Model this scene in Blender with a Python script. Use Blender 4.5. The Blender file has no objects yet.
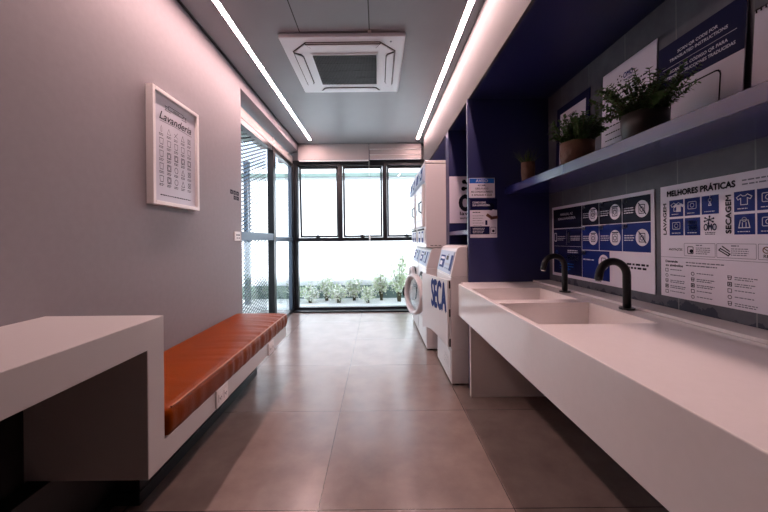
import bpy, bmesh, math, random
from mathutils import Vector, Matrix, Euler
random.seed(7)
PI = math.pi
scene = bpy.context.scene
COL = scene.collection

# ------------------------------------------------------------------ camera
F = 338.0
cam_d = bpy.data.cameras.new('camera'); cam = bpy.data.objects.new('camera', cam_d); COL.objects.link(cam)
cam_d.sensor_fit = 'HORIZONTAL'; cam_d.sensor_width = 36.0
cam_d.lens = 36.0 * F / 768.0
cam_d.shift_x = 6.0 / 768.0
cam_d.shift_y = -16.0 / 768.0
cam_d.clip_start = 0.02; cam_d.clip_end = 200
ROLL = 0.0095
cam.matrix_world = Matrix.Translation((0, 0, 1.13)) @ Matrix.Rotation(PI/2, 4, 'X') @ Matrix.Rotation(-ROLL, 4, 'Z')
scene.camera = cam

# ------------------------------------------------------------------ world, sun, exposure
world = bpy.data.worlds.new('world'); scene.world = world; world.use_nodes = True
wn = world.node_tree.nodes; wl = world.node_tree.links
bg = wn['Background']
tc = wn.new('ShaderNodeTexCoord'); sp = wn.new('ShaderNodeSeparateXYZ'); rp = wn.new('ShaderNodeValToRGB')
wl.new(tc.outputs['Generated'], sp.inputs[0]); wl.new(sp.outputs['Z'], rp.inputs[0]); wl.new(rp.outputs[0], bg.inputs[0])
rp.color_ramp.elements[0].color = (0.76, 0.87, 1, 1); rp.color_ramp.elements[1].color = (0.55, 0.74, 1, 1)
bg.inputs[1].default_value = 2.7
sun_d = bpy.data.lights.new('sun', 'SUN'); sun = bpy.data.objects.new('sun', sun_d); COL.objects.link(sun)
sun_d.energy = 14; sun_d.angle = math.radians(2); sun_d.color = (0.93, 0.97, 1)
sun.location = (1.5, -3, 9)
sun.rotation_euler = Vector((-0.25, 0.62, -0.90)).to_track_quat('-Z', 'Y').to_euler()
LED_STRENGTH = 121.0
LED_COLOR = (1.0, 0.66, 0.635)
vs = scene.view_settings
vs.view_transform = 'Standard'; vs.look = 'None'; vs.exposure = 0.0; vs.gamma = 1.0; vs.use_curve_mapping = False

# ------------------------------------------------------------------ materials
def lin(c):
    return tuple(((v/255)/12.92 if v/255 <= .04045 else (((v/255)+.055)/1.055)**2.4) for v in c)

def mat(name, rgb, rough=.5, metal=0, spec=.5, noise=0, nscale=8, bump=0, bscale=60, coat=0, emit=None, es=0, detail=4):
    m = bpy.data.materials.new(name); m.use_nodes = True
    n = m.node_tree.nodes; l = m.node_tree.links; b = n['Principled BSDF']
    c = lin(rgb)
    b.inputs['Base Color'].default_value = (*c, 1); b.inputs['Roughness'].default_value = rough
    b.inputs['Metallic'].default_value = metal; b.inputs['Specular IOR Level'].default_value = spec
    b.inputs['Coat Weight'].default_value = coat; b.inputs['Coat Roughness'].default_value = .08
    if emit:
        b.inputs['Emission Color'].default_value = (*emit, 1); b.inputs['Emission Strength'].default_value = es
    t = n.new('ShaderNodeTexCoord')
    if noise:
        x = n.new('ShaderNodeTexNoise'); x.inputs['Scale'].default_value = nscale; x.inputs['Detail'].default_value = detail
        r = n.new('ShaderNodeValToRGB')
        r.color_ramp.elements[0].position = .3; r.color_ramp.elements[1].position = .7
        r.color_ramp.elements[0].color = (*[v*(1-noise) for v in c], 1)
        r.color_ramp.elements[1].color = (*[min(1, v*(1+noise)) for v in c], 1)
        l.new(t.outputs['Object'], x.inputs['Vector']); l.new(x.outputs['Fac'], r.inputs[0]); l.new(r.outputs[0], b.inputs['Base Color'])
    if bump:
        x = n.new('ShaderNodeTexNoise'); x.inputs['Scale'].default_value = bscale; x.inputs['Detail'].default_value = 5
        bp = n.new('ShaderNodeBump'); bp.inputs['Strength'].default_value = bump; bp.inputs['Distance'].default_value = .01
        l.new(t.outputs['Object'], x.inputs['Vector']); l.new(x.outputs['Fac'], bp.inputs['Height']); l.new(bp.outputs[0], b.inputs['Normal'])
    return m

def floor_mat():
    m = mat('large_stone_tile', (146, 137, 132), rough=.30, spec=.6)
    n = m.node_tree.nodes; l = m.node_tree.links; b = n['Principled BSDF']
    g = n.new('ShaderNodeTexCoord'); s = n.new('ShaderNodeSeparateXYZ'); l.new(g.outputs['Object'], s.inputs[0])
    def joint(out, off):
        a = n.new('ShaderNodeMath'); a.operation = 'SUBTRACT'; l.new(out, a.inputs[0]); a.inputs[1].default_value = off - 0.82*10
        d = n.new('ShaderNodeMath'); d.operation = 'DIVIDE'; l.new(a.outputs[0], d.inputs[0]); d.inputs[1].default_value = .82
        f = n.new('ShaderNodeMath'); f.operation = 'FRACT'; l.new(d.outputs[0], f.inputs[0])
        e = n.new('ShaderNodeMath'); e.operation = 'LESS_THAN'; l.new(f.outputs[0], e.inputs[0]); e.inputs[1].default_value = .0042
        return e.outputs[0]
    mx = n.new('ShaderNodeMath'); mx.operation = 'MAXIMUM'
    l.new(joint(s.outputs['X'], -.262), mx.inputs[0]); l.new(joint(s.outputs['Y'], 1.415), mx.inputs[1])
    x = n.new('ShaderNodeTexNoise'); x.inputs['Scale'].default_value = 5; x.inputs['Detail'].default_value = 9; x.inputs['Roughness'].default_value = .62
    l.new(g.outputs['Object'], x.inputs['Vector'])
    r = n.new('ShaderNodeValToRGB'); r.color_ramp.elements[0].position = .3; r.color_ramp.elements[1].position = .72
    r.color_ramp.elements[0].color = (*lin((118, 103, 97)), 1); r.color_ramp.elements[1].color = (*lin((138, 122, 115)), 1)
    l.new(x.outputs['Fac'], r.inputs[0])
    mc = n.new('ShaderNodeMix'); mc.data_type = 'RGBA'
    l.new(mx.outputs[0], mc.inputs['Factor']); l.new(r.outputs[0], mc.inputs['A']); mc.inputs['B'].default_value = (*lin((45, 38, 35)), 1)
    l.new(mc.outputs['Result'], b.inputs['Base Color'])
    rr = n.new('ShaderNodeMapRange'); rr.inputs['To Min'].default_value = .215; rr.inputs['To Max'].default_value = .245
    l.new(x.outputs['Fac'], rr.inputs['Value']); l.new(rr.outputs[0], b.inputs['Roughness'])
    return m

def concrete_mat():
    m = mat('grey_concrete_panels', (128, 132, 140), rough=.55)
    n = m.node_tree.nodes; l = m.node_tree.links; b = n['Principled BSDF']
    g = n.new('ShaderNodeTexCoord'); s = n.new('ShaderNodeSeparateXYZ'); l.new(g.outputs['Object'], s.inputs[0])
    x = n.new('ShaderNodeTexNoise'); x.inputs['Scale'].default_value = 3.5; x.inputs['Detail'].default_value = 10; x.inputs['Roughness'].default_value = .65
    l.new(g.outputs['Object'], x.inputs['Vector'])
    r = n.new('ShaderNodeValToRGB'); r.color_ramp.elements[0].position = .34; r.color_ramp.elements[1].position = .68
    r.color_ramp.elements[0].color = (*lin((70, 72, 82)), 1); r.color_ramp.elements[1].color = (*lin((98, 99, 108)), 1)
    l.new(x.outputs['Fac'], r.inputs[0])
    # flaking bluish patches close to the worktop
    y = n.new('ShaderNodeTexNoise'); y.inputs['Scale'].default_value = 9; y.inputs['Detail'].default_value = 8; y.inputs['Roughness'].default_value = .6
    l.new(g.outputs['Object'], y.inputs['Vector'])
    z = n.new('ShaderNodeMapRange'); z.inputs['From Min'].default_value = .80; z.inputs['From Max'].default_value = .90
    z.inputs['To Min'].default_value = .62; z.inputs['To Max'].default_value = .2; l.new(s.outputs['Z'], z.inputs['Value'])
    q = n.new('ShaderNodeMath'); q.operation = 'LESS_THAN'; l.new(y.outputs['Fac'], q.inputs[0]); l.new(z.outputs[0], q.inputs[1])
    mc = n.new('ShaderNodeMix'); mc.data_type = 'RGBA'; l.new(q.outputs[0], mc.inputs['Factor'])
    l.new(r.outputs[0], mc.inputs['A']); mc.inputs['B'].default_value = (*lin((40, 43, 62)), 1)
    # vertical joints
    a = n.new('ShaderNodeMath'); a.operation = 'ADD'; l.new(s.outputs['Y'], a.inputs[0]); a.inputs[1].default_value = 9.05
    d = n.new('ShaderNodeMath'); d.operation = 'DIVIDE'; l.new(a.outputs[0], d.inputs[0]); d.inputs[1].default_value = .30
    f = n.new('ShaderNodeMath'); f.operation = 'FRACT'; l.new(d.outputs[0], f.inputs[0])
    e = n.new('ShaderNodeMath'); e.operation = 'LESS_THAN'; l.new(f.outputs[0], e.inputs[0]); e.inputs[1].default_value = .018
    mj = n.new('ShaderNodeMix'); mj.data_type = 'RGBA'; l.new(e.outputs[0], mj.inputs['Factor'])
    l.new(mc.outputs['Result'], mj.inputs['A']); mj.inputs['B'].default_value = (*lin((112, 113, 118)), 1)
    l.new(mj.outputs['Result'], b.inputs['Base Color'])
    return m

def glass_mat(name, tint=(.975, .99, .995), refl=.10):
    m = bpy.data.materials.new(name); m.use_nodes = True
    n = m.node_tree.nodes; l = m.node_tree.links; n.remove(n['Principled BSDF'])
    t = n.new('ShaderNodeBsdfTransparent'); t.inputs[0].default_value = (*tint, 1)
    g = n.new('ShaderNodeBsdfGlossy'); g.inputs['Roughness'].default_value = .01
    lw = n.new('ShaderNodeLayerWeight'); lw.inputs[0].default_value = .5
    pw = n.new('ShaderNodeMath'); pw.operation = 'POWER'; pw.inputs[1].default_value = 5; l.new(lw.outputs['Facing'], pw.inputs[0])
    fr = n.new('ShaderNodeMath'); fr.operation = 'MULTIPLY_ADD'; fr.inputs[1].default_value = .9; fr.inputs[2].default_value = .03; l.new(pw.outputs[0], fr.inputs[0])
    mx = n.new('ShaderNodeMixShader'); l.new(fr.outputs[0], mx.inputs[0]); l.new(t.outputs[0], mx.inputs[1]); l.new(g.outputs[0], mx.inputs[2])
    l.new(mx.outputs[0], n['Material Output'].inputs[0])
    return m

M = dict(
    wall=mat('pale_grey_wall_paint', (142, 136, 140), .6, spec=.3, noise=.03, nscale=30, bump=.05, bscale=300),
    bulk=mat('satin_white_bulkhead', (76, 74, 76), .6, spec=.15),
    ceil=mat('pale_grey_ceiling_paint', (142, 144, 148), .42, noise=.02, nscale=6),
    floor=floor_mat(), concrete=concrete_mat(),
    blue=mat('deep_blue_laminate', (34, 38, 84), .38, noise=.04, nscale=5),
    bluel=mat('blue_lacquered_shelf', (34, 40, 96), .2, spec=.9),
    solid=mat('white_solid_surface', (236, 230, 227), .11, noise=.012, nscale=40),
    desk=mat('pale_grey_solid_surface', (196, 192, 190), .30),
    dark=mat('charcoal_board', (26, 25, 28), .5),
    black=mat('matt_black_metal', (14, 14, 16), .42, spec=.4),
    blackg=mat('black_window_frame', (16, 18, 24), .30),
    steel=mat('grey_blue_anodised_frame', (72, 88, 104), .35, metal=.4),
    leather=mat('cognac_leather', (122, 52, 3), .32, spec=.06, noise=.12, nscale=7, bump=.25, bscale=180),
    seam=mat('cognac_leather_piping', (176, 108, 66), .35),
    plate=mat('white_plastic', (232, 228, 226), .35),
    hole=mat('dark_socket_hole', (30, 28, 30), .6),
    enamel=mat('white_enamel_steel', (208, 202, 201), .28),
    enamelg=mat('light_grey_plastic', (150, 150, 156), .35),
    rubber=mat('black_rubber', (18, 18, 20), .7),
    glassd=mat('dark_door_glass', (20, 26, 38), .05, coat=.5),
    silver=mat('panel_overlay_silver', (176, 190, 208), .55, spec=.15),
    decal=mat('blue_sticker', (24, 46, 110), .6, spec=.15),
    navy=mat('navy_print', (16, 20, 62), .5, spec=.15),
    navyd=mat('dark_navy_print', (10, 14, 40), .5, spec=.15),
    royal=mat('royal_blue_print', (14, 36, 112), .5, spec=.15),
    sky=mat('bright_blue_print', (34, 98, 190), .5, spec=.15),
    paper=mat('white_sign_board', (222, 216, 228), .45),
    white=mat('white_print', (214, 210, 222), .5),
    ink=mat('black_print', (26, 26, 40), .6, spec=.15),
    grey=mat('grey_print', (112, 112, 128), .6),
    skin=mat('brown_print', (112, 70, 56), .6),
    pot=mat('brown_woven_pot', (92, 62, 46), .7, noise=.15, nscale=30, bump=.5, bscale=60),
    potd=mat('dark_ceramic_pot', (30, 22, 20), .5, noise=.1),
    soil=mat('potting_soil', (38, 28, 22), .9, bump=.8, bscale=120),
    leaf=mat('plant_leaf', (66, 98, 48), .45, noise=.25, nscale=25),
    leaf2=mat('grassy_leaf', (66, 86, 40), .5, noise=.25, nscale=25),
    stem=mat('plant_stem', (78, 72, 42), .6),
    gleaf=mat('garden_leaf', (196, 210, 170), .5, noise=.25, nscale=9),
    gflower=mat('white_petals', (238, 240, 230), .5),
    outwall=mat('white_rendered_wall', (236, 238, 240), .8, noise=.02, nscale=3, bump=.2, bscale=20),
    outband=mat('grey_green_wall_base', (104, 122, 116), .7, noise=.06, nscale=5),
    gravel=mat('white_gravel', (226, 226, 220), .9, noise=.10, nscale=70, bump=.7, bscale=90),
    fabric=mat('roller_blind_fabric', (190, 178, 176), .6),
    acw=mat('air_conditioner_white_plastic', (244, 246, 250), .35),
    acg=mat('air_conditioner_grey_grille', (66, 60, 62), .45),
    led=mat('led_diffuser', (255, 250, 250), .4, emit=LED_COLOR, es=LED_STRENGTH),
    chrome=mat('chrome', (200, 200, 205), .12, metal=1),
    glass=glass_mat('window_glass'),
    printg=mat('silver_print_paper', (196, 196, 206), .30),
)

# ------------------------------------------------------------------ mesh builder
class MB:
    def __init__(self): self.bm = bmesh.new()
    def box(self, x0, x1, y0, y1, z0, z1, bevel=0, seg=2, mtx=None):
        c = Vector(((x0+x1)/2, (y0+y1)/2, (z0+z1)/2))
        m = Matrix.Translation(c) @ Matrix.Diagonal((abs(x1-x0), abs(y1-y0), abs(z1-z0), 1))
        if mtx: m = mtx @ m
        g = bmesh.ops.create_cube(self.bm, size=1, matrix=m)
        if bevel:
            es = list({e for v in g['verts'] for e in v.link_edges})
            bmesh.ops.bevel(self.bm, geom=es, offset=bevel, segments=seg, affect='EDGES', profile=.5)
        return self
    def prism(self, pts, a0, a1, axis='Y', bevel=0, seg=2):
        def P(u, v, a):
            return {'Y': (u, a, v), 'X': (a, u, v), 'Z': (u, v, a)}[axis]
        A = [self.bm.verts.new(P(u, v, a0)) for u, v in pts]; B = [self.bm.verts.new(P(u, v, a1)) for u, v in pts]
        fs = [self.bm.faces.new(A), self.bm.faces.new(B[::-1])]
        n = len(pts)
        for i in range(n): fs.append(self.bm.faces.new((A[i], B[i], B[(i+1) % n], A[(i+1) % n])))
        bmesh.ops.recalc_face_normals(self.bm, faces=fs)
        if bevel:
            es = list({e for f in fs for e in f.edges})
            bmesh.ops.bevel(self.bm, geom=es, offset=bevel, segments=seg, affect='EDGES', profile=.5)
        return self
    def tube(self, pts, r, seg=10, cap=True, closed=False, smooth=True):
        pts = [Vector(p) for p in pts]; n = len(pts)
        rs = r if isinstance(r, (list, tuple)) else [r]*n
        rings = []; up = None
        for i, p in enumerate(pts):
            if closed: t = (pts[(i+1) % n] - pts[i-1]).normalized()
            else: t = (pts[min(i+1, n-1)] - pts[max(i-1, 0)]).normalized()
            if up is None:
                up = Vector((0, 0, 1)) if abs(t.z) < .9 else Vector((1, 0, 0))
            a = t.cross(up)
            if a.length < 1e-5: a = t.orthogonal()
            a.normalize(); b = a.cross(t).normalized(); up = b
            rings.append([self.bm.verts.new(p + (a*math.cos(2*PI*k/seg) + b*math.sin(2*PI*k/seg))*rs[i]) for k in range(seg)])
        for i in range(n if closed else n-1):
            R, S = rings[i], rings[(i+1) % n]
            for k in range(seg):
                f = self.bm.faces.new((R[k], R[(k+1) % seg], S[(k+1) % seg], S[k])); f.smooth = smooth
        if cap and not closed:
            self.bm.faces.new(rings[0]); self.bm.faces.new(rings[-1][::-1])
        return self
    def cyl(self, p0, p1, r, seg=24): return self.tube([p0, p1], r, seg)
    def lathe(self, c, prof, seg=28, mtx=None):
        rings = []
        for r, z in prof:
            ring = []
            for k in range(seg):
                v = Vector((r*math.cos(2*PI*k/seg), r*math.sin(2*PI*k/seg), z))
                if mtx: v = mtx @ v
                ring.append(self.bm.verts.new(v + Vector(c)))
            rings.append(ring)
        for R, S in zip(rings, rings[1:]):
            for k in range(seg):
                f = self.bm.faces.new((R[k], R[(k+1) % seg], S[(k+1) % seg], S[k])); f.smooth = True
        self.bm.faces.new(rings[0][::-1]); self.bm.faces.new(rings[-1])
        return self
    def quad(self, a, b, c, d, smooth=False):
        f = self.bm.faces.new([self.bm.verts.new(p) for p in (a, b, c, d)]); f.smooth = smooth; return self
    def mesh(self, name, offset):
        bmesh.ops.recalc_face_normals(self.bm, faces=self.bm.faces)
        for v in self.bm.verts: v.co -= offset
        me = bpy.data.meshes.new(name); self.bm.to_mesh(me); self.bm.free()
        return me

WL = {}
def link(o, wloc, parent=None):
    COL.objects.link(o)
    if parent is not None:
        o.parent = parent; o.location = wloc - WL[parent.name]
    else: o.location = wloc
    WL[o.name] = Vector(wloc)
    return o
def thing(name, label, cat, loc, group=None):
    o = bpy.data.objects.new(name, None); o.empty_display_size = .1
    link(o, Vector(loc)); tag(o, label, cat, group); return o
def tag(o, label, cat, group=None):
    o['label'] = label; o['category'] = cat
    if group: o['group'] = group
    return o
def part(name, mb, m, parent, label=None):
    w = WL[parent.name]
    o = bpy.data.objects.new(name, mb.mesh(name, w)); o.data.materials.append(M[m])
    link(o, w.copy(), parent)
    if label: o['label'] = label
    return o
def solo(name, mb, m, label, cat, loc, group=None):
    loc = Vector(loc); o = bpy.data.objects.new(name, mb.mesh(name, loc)); o.data.materials.append(M[m])
    link(o, loc); return tag(o, label, cat, group)
def struct(name, mb, m, loc=(0, 0, 0)):
    loc = Vector(loc); o = bpy.data.objects.new(name, mb.mesh(name, loc)); o.data.materials.append(M[m])
    link(o, loc); o['kind'] = 'structure'; return o
def dup(root, delta, label=None, group=None):
    def cp(o, p):
        c = o.copy(); COL.objects.link(c)
        if p is not None: c.parent = p
        for ch in o.children: cp(ch, c)
        return c
    r = cp(root, None); r.location = root.location + Vector(delta)
    WL[r.name] = WL[root.name] + Vector(delta)
    if label: r['label'] = label
    if group: r['group'] = group
    return r

def text_geo(s, size=1.0, bold=0.0, shear=0.0, spacing=1.0):
    cu = bpy.data.curves.new('t', 'FONT'); cu.body = s; cu.size = size; cu.offset = bold*size; cu.shear = shear
    cu.resolution_u = 3; cu.space_character = spacing
    ob = bpy.data.objects.new('t', cu)
    me = bpy.data.meshes.new_from_object(ob)
    vs_ = [v.co.copy() for v in me.vertices]; fs = [tuple(p.vertices) for p in me.polygons]
    bpy.data.objects.remove(ob); bpy.data.curves.remove(cu); bpy.data.meshes.remove(me)
    return vs_, fs

class Sheet:
    """flat printed board: local u right, v up, n towards the viewer; layers stand proud by a fraction of a millimetre"""
    def __init__(self, origin, u, v, n):
        self.o, self.u, self.v, self.n = Vector(origin), Vector(u).normalized(), Vector(v).normalized(), Vector(n).normalized()
        self.mbs = {}
    def W(self, a, b, lev=1): return self.o + self.u*a + self.v*b + self.n*(.0007*lev)
    def mb(self, key):
        if key not in self.mbs: self.mbs[key] = MB()
        return self.mbs[key]
    def poly(self, key, pts, lev=1):
        bm = self.mb(key).bm; bm.faces.new([bm.verts.new(self.W(a, b, lev)) for a, b in pts])
    def rect(self, key, a0, b0, a1, b1, lev=1): self.poly(key, [(a0, b0), (a1, b0), (a1, b1), (a0, b1)], lev)
    def disc(self, key, a, b, r, lev=2, n=20, ry=None):
        self.poly(key, [(a+r*math.cos(2*PI*k/n), b+(ry or r)*math.sin(2*PI*k/n)) for k in range(n)], lev)
    def line(self, key, pts, w, lev=2, closed=False):
        P = [Vector(p) for p in pts]
        if closed: P.append(P[0])
        for p, q in zip(P, P[1:]):
            d = q-p
            if d.length < 1e-7: continue
            d.normalize(); nn = Vector((-d.y, d.x))*w/2; p2 = p-d*w/2; q2 = q+d*w/2
            self.poly(key, [tuple(p2+nn), tuple(q2+nn), tuple(q2-nn), tuple(p2-nn)], lev)
    def ring(self, key, a, b, r, w, lev=2, n=18, ry=None):
        self.line(key, [(a+r*math.cos(2*PI*k/n), b+(ry or r)*math.sin(2*PI*k/n)) for k in range(n)], w, lev, True)
    def rrect(self, key, a0, b0, a1, b1, w, lev=2, r=.01):
        pts = []
        for cx, cy, s in ((a1-r, b1-r, 0), (a0+r, b1-r, 90), (a0+r, b0+r, 180), (a1-r, b0+r, 270)):
            for k in range(4):
                t = math.radians(s+k*30); pts.append((cx+r*math.cos(t), cy+r*math.sin(t)))
        self.line(key, pts, w, lev, True)
    def text(self, key, s, a, b, h, w=None, lev=2, align='l', rot=0, bold=.015, shear=0.0):
        V, Fs = text_geo(s, 1.0, 0, shear)
        if not V: return
        x0 = min(v.x for v in V); x1 = max(v.x for v in V); cap = .70
        sy = h/cap; sx = (w/(x1-x0)) if w else sy
        wid = (x1-x0)*sx
        ox = {'l': 0, 'c': -wid/2, 'r': -wid}[align]
        bm = self.mb(key).bm; e = bold*h*1.6
        for q, (ex, ey) in enumerate(((0, 0), (e, 0), (-e, 0), (0, e), (0, -e)) if bold > .005 else ((0, 0),)):
            vv = []
            for v in V:
                x = (v.x-x0)*sx+ox+ex; y = v.y*sy+ey
                if rot == 90: x, y = -y, x
                vv.append(bm.verts.new(self.W(a+x, b+y, lev+.05*q)))
            for f in Fs:
                try: bm.faces.new([vv[i] for i in f])
                except ValueError: pass
    def greek(self, key, a, b, w, rows, dy, h, lev=2, rnd=.3, seed=1):
        R = random.Random(seed)
        for k in range(rows):
            x = a; end = a + w*(1 - (R.random()*rnd if k == rows-1 else R.random()*.08))
            while x < end:
                L = h*(1.2+R.random()*3.2); self.rect(key, x, b-k*dy, min(x+L, end), b-k*dy+h, lev); x += L + h*.7
    def finish(self, parent, names):
        for k, mb in self.mbs.items():
            o = part(names.get(k, 'printing'), mb, k, parent)

# ================================================================== SETTING
XL, XR, ZC, YE, YB = -1.235, 1.29, 2.64, 5.48, -1.5
struct('floor', MB().box(-1.9, 1.6, YB-.1, YE+.06, -.12, 0), 'floor')
cm = MB()
SLOT = ((-1.005, 1.145), (.608, .845)); SH = .0195
cm.box(-1.9, SLOT[0][0]-SH, YB-.1, 5.27, ZC, ZC+.2).box(SLOT[0][0]+SH, SLOT[1][0]-SH, YB-.1, 5.27, ZC, ZC+.2).box(SLOT[1][0]+SH, 1.6, YB-.1, 5.27, ZC, ZC+.2)
for sx, sy in SLOT: cm.box(sx-SH, sx+SH, YB-.1, sy, ZC, ZC+.2).box(sx-SH, sx+SH, 5.085, 5.27, ZC, ZC+.2).box(sx-SH, sx+SH, sy, 5.085, ZC+.02, ZC+.2)
struct('ceiling', cm, 'ceil')
struct('trim_1', MB().box(-1.9, 1.6, 5.27, YE+.08, ZC, ZC+.2), 'ceil')
struct('wall_left', MB().box(XL-.10, XL, YB, 3.065, 0, ZC).box(XL-.10, XL, 3.065, 5.27, 2.52, ZC).box(XL-.26, XL-.1, YB, 3.04, 0, ZC).box(XL-.36, XL-.10, 3.04, 5.48, 2.535, ZC), 'wall')
struct('wall_right', MB().box(XR, XR+.15, YB, YE+.05, 0, ZC), 'concrete')
struct('wall_back', MB().box(-1.9, 1.6, YB-.12, YB, 0, ZC), 'dark')
struct('wall_end', MB().box(.86, XR, 5.42, 5.54, 0, ZC).box(-1.6, .86, 5.44, 5.54, 2.40, ZC), 'wall')
# bulkhead above the blue niche
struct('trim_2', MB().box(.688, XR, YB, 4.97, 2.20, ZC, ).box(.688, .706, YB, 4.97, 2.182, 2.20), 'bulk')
# shadow gap line where wall meets ceiling
struct('trim_3', MB().box(XL-.002, XL+.012, YB, 5.27, ZC-.012, ZC-.0005), 'dark')

# garden outside
struct('ground', MB().box(-9, 8, YE+.06, 12, -.3, -.12), 'gravel')
struct('wall_garden', MB().box(-9, 8, 7.30, 7.5, -.3, 2.72), 'outwall')
struct('trim_4', MB().box(-9, 8, 7.285, 7.30, -.12, .16), 'outband')
struct('trim_5', MB().box(-9, 8, 7.25, 7.30, 2.50, 2.575), 'outband')
struct('wall_garden_side', MB().box(-5.2, -5.0, 1.0, 7.3, -.3, 2.72), 'outwall')
struct('ground_side', MB().box(-9, -1.9, -3, YE+.06, -.3, -.12), 'gravel')
solo('garden_pillar', MB().box(-2.62, -2.52, 6.6, 6.7, -.12, 2.7, .01), 'steel',
     'dark slender pillar outside, seen through the perforated screen', 'pillar', (-2.6, 6.7, -.12))
solo('garden_canopy', MB().box(-3.6, -1.75, 3.2, 4.9, 2.58, 2.68, .005), 'outband',
     'flat grey canopy slab outside above the side glazing', 'canopy', (-2.7, 4, 2.58))

# ---- end window
w1 = bpy.data.objects.new('window_1', None); link(w1, Vector((-.25, YE, 0))); w1['kind'] = 'structure'
fr = MB()
for x0, x1 in ((-1.40, -1.285), (.80, .87)): fr.box(x0, x1, 5.43, 5.53, 0, 2.42, .004)
fr.box(-1.30, .82, 5.43, 5.53, 0, .058, .004).box(-1.30, .82, 5.43, 5.53, 1.115, 1.175, .004).box(-1.30, .82, 5.43, 5.53, 2.33, 2.42, .004)
for xc in (-.605, .115): fr.box(xc-.035, xc+.035, 5.43, 5.53, 1.17, 2.34, .004)
part('window_frame', fr, 'blackg', w1)
part('threshold', MB().box(-1.33, .86, 5.285, 5.43, 0, .022, .003), 'blackg', w1)
part('pane', MB().box(-1.29, .81, 5.475, 5.481, .05, 1.12), 'glass', w1, 'large fixed lower pane')
hd = MB()
for x0, x1, ang in ((-1.28, -.645, 3.2), (-.565, .075, 2.2), (.155, .795, 2.2)):
    m = Matrix.Translation((0, 5.535, 2.33)) @ Matrix.Rotation(math.radians(ang), 4, 'X') @ Matrix.Translation((0, -5.535, -2.33))
    s = MB()
    s.box(x0, x0+.03, 5.515, 5.55, 1.18, 2.33, mtx=m).box(x1-.03, x1, 5.515, 5.55, 1.18, 2.33, mtx=m)
    s.box(x0, x1, 5.515, 5.55, 1.18, 1.21, mtx=m).box(x0, x1, 5.515, 5.55, 2.30, 2.33, mtx=m)
    so = part('sash', s, 'blackg', w1)
    part('pane', MB().box(x0+.02, x1-.02, 5.53, 5.535, 1.20, 2.31, mtx=m), 'glass', so)
    xm = (x0+x1)/2
    h = MB().tube([(xm-.05, 5.50, 1.20), (xm-.01, 5.47, 1.215), (xm+.05, 5.46, 1.19)], .009, 8).box(xm-.03, xm+.03, 5.42, 5.44, 1.165, 1.19, .003)
    part('handle', h, 'black', so)

# ---- left glazing
w2 = bpy.data.objects.new('window_2', None); link(w2, Vector((-1.37, 4.3, 0))); w2['kind'] = 'structure'
fr = MB()
fr.box(-1.42, -1.34, 3.04, 5.43, 0, .05, .003).box(-1.41, -1.35, 3.04, 5.43, 2.30, 2.36, .003)
fr.box(-1.42, -1.34, 4.36, 4.45, 0, 2.36, .003).box(-1.42, -1.34, 5.36, 5.43, 0, 2.36, .003).box(-1.42, -1.34, 3.04, 3.10, 0, 2.36, .003)
part('window_frame', fr, 'blackg', w2)
part('transom', MB().box(-1.405, -1.345, 3.1, 4.36, 1.14, 1.225, .003).box(-1.405, -1.345, 4.45, 5.36, 1.12, 1.185, .003), 'steel', w2, 'grey blue transom')
part('mullion', MB().box(-1.40, -1.352, 4.45, 4.50, .05, 2.3, .003).box(-1.40, -1.352, 5.29, 5.33, .05, 2.3, .003), 'steel', w2, 'grey blue upright')
part('pane', MB().box(-1.385, -1.38, 3.1, 4.36, .05, 2.30), 'glass', w2)
part('pane', MB().box(-1.385, -1.38, 4.5, 5.36, .05, 2.30), 'glass', w2)
# perforated screen: crossing diagonal strands
sc = MB()
Y0, Y1, Z0, Z1 = 3.10, 4.37, .06, 2.33
SL = .36
for sgn, hw, x in ((SL, .0068, -1.440), (-SL, .0036, -1.450)):
    c = -.6
    while c < 3.0:
        za, zb = c, c+sgn*(Y1-Y0); ya, yb = Y0, Y1
        def clip(y, z):
            if z < Z0: return Y0+(Z0-c)/sgn, Z0
            if z > Z1: return Y0+(Z1-c)/sgn, Z1
            return y, z
        if max(za, zb) > Z0+.01 and min(za, zb) < Z1-.01:
            (ya, za), (yb, zb) = clip(ya, za), clip(yb, zb)
            if yb-ya > .01: sc.tube([(x, ya, za), (x, yb, zb)], hw, 4, smooth=False)
        c += .042
sc.box(-1.46, -1.43, Y0, Y1, Z0-.02, Z0+.015).box(-1.46, -1.43, Y0, Y1, Z1-.01, Z1+.02)
solo('metal_screen', sc, 'black', 'fine diagonal mesh metal screen standing outside the side glazing', 'screen', (-1.44, 3.7, .04))

# ---- roller blinds and cord
b = thing('roller_blind', 'flat pale pinkish roller blind cassette above the left and middle window panes', 'blind', (-.7, 5.3, 2.37), 'roller blinds over the end window')
part('cassette', MB().box(-1.235, -.135, 5.272, 5.36, 2.385, 2.635, .004), 'fabric', b)
part('bottom_rail', MB().box(-1.22, -.14, 5.276, 5.30, 2.368, 2.384, .003), 'plate', b)
b = thing('roller_blind', 'rolled-up slatted blind above the right window pane, beside the bulkhead', 'blind', (.3, 5.3, 2.37), 'roller blinds over the end window')
part('cassette', MB().box(-.125, .69, 5.272, 5.36, 2.56, 2.635, .004), 'fabric', b)
for za, zb in ((2.47, 2.545), (2.40, 2.46)): part('blind_roll', MB().box(-.12, .69, 5.288, 5.365, za, zb, .012), 'fabric', b)
for za, zb in ((2.545, 2.558), (2.461, 2.470), (2.392, 2.40)): part('bottom_rail', MB().box(-.12, .69, 5.28, 5.31, za, zb, .002), 'plate', b)
c = thing('blind_cord', 'thin white blind cord hanging in front of the middle window pane', 'cord', (-.13, 5.31, .55))
part('cord', MB().tube([(-.13, 5.31, 2.38), (-.131, 5.31, 1.6), (-.13, 5.31, .56)], .0032, 6), 'plate', c)
part('cord_weight', MB().cyl((-.13, 5.31, 1.07), (-.13, 5.31, 1.19), .011, 10), 'plate', c)
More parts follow.
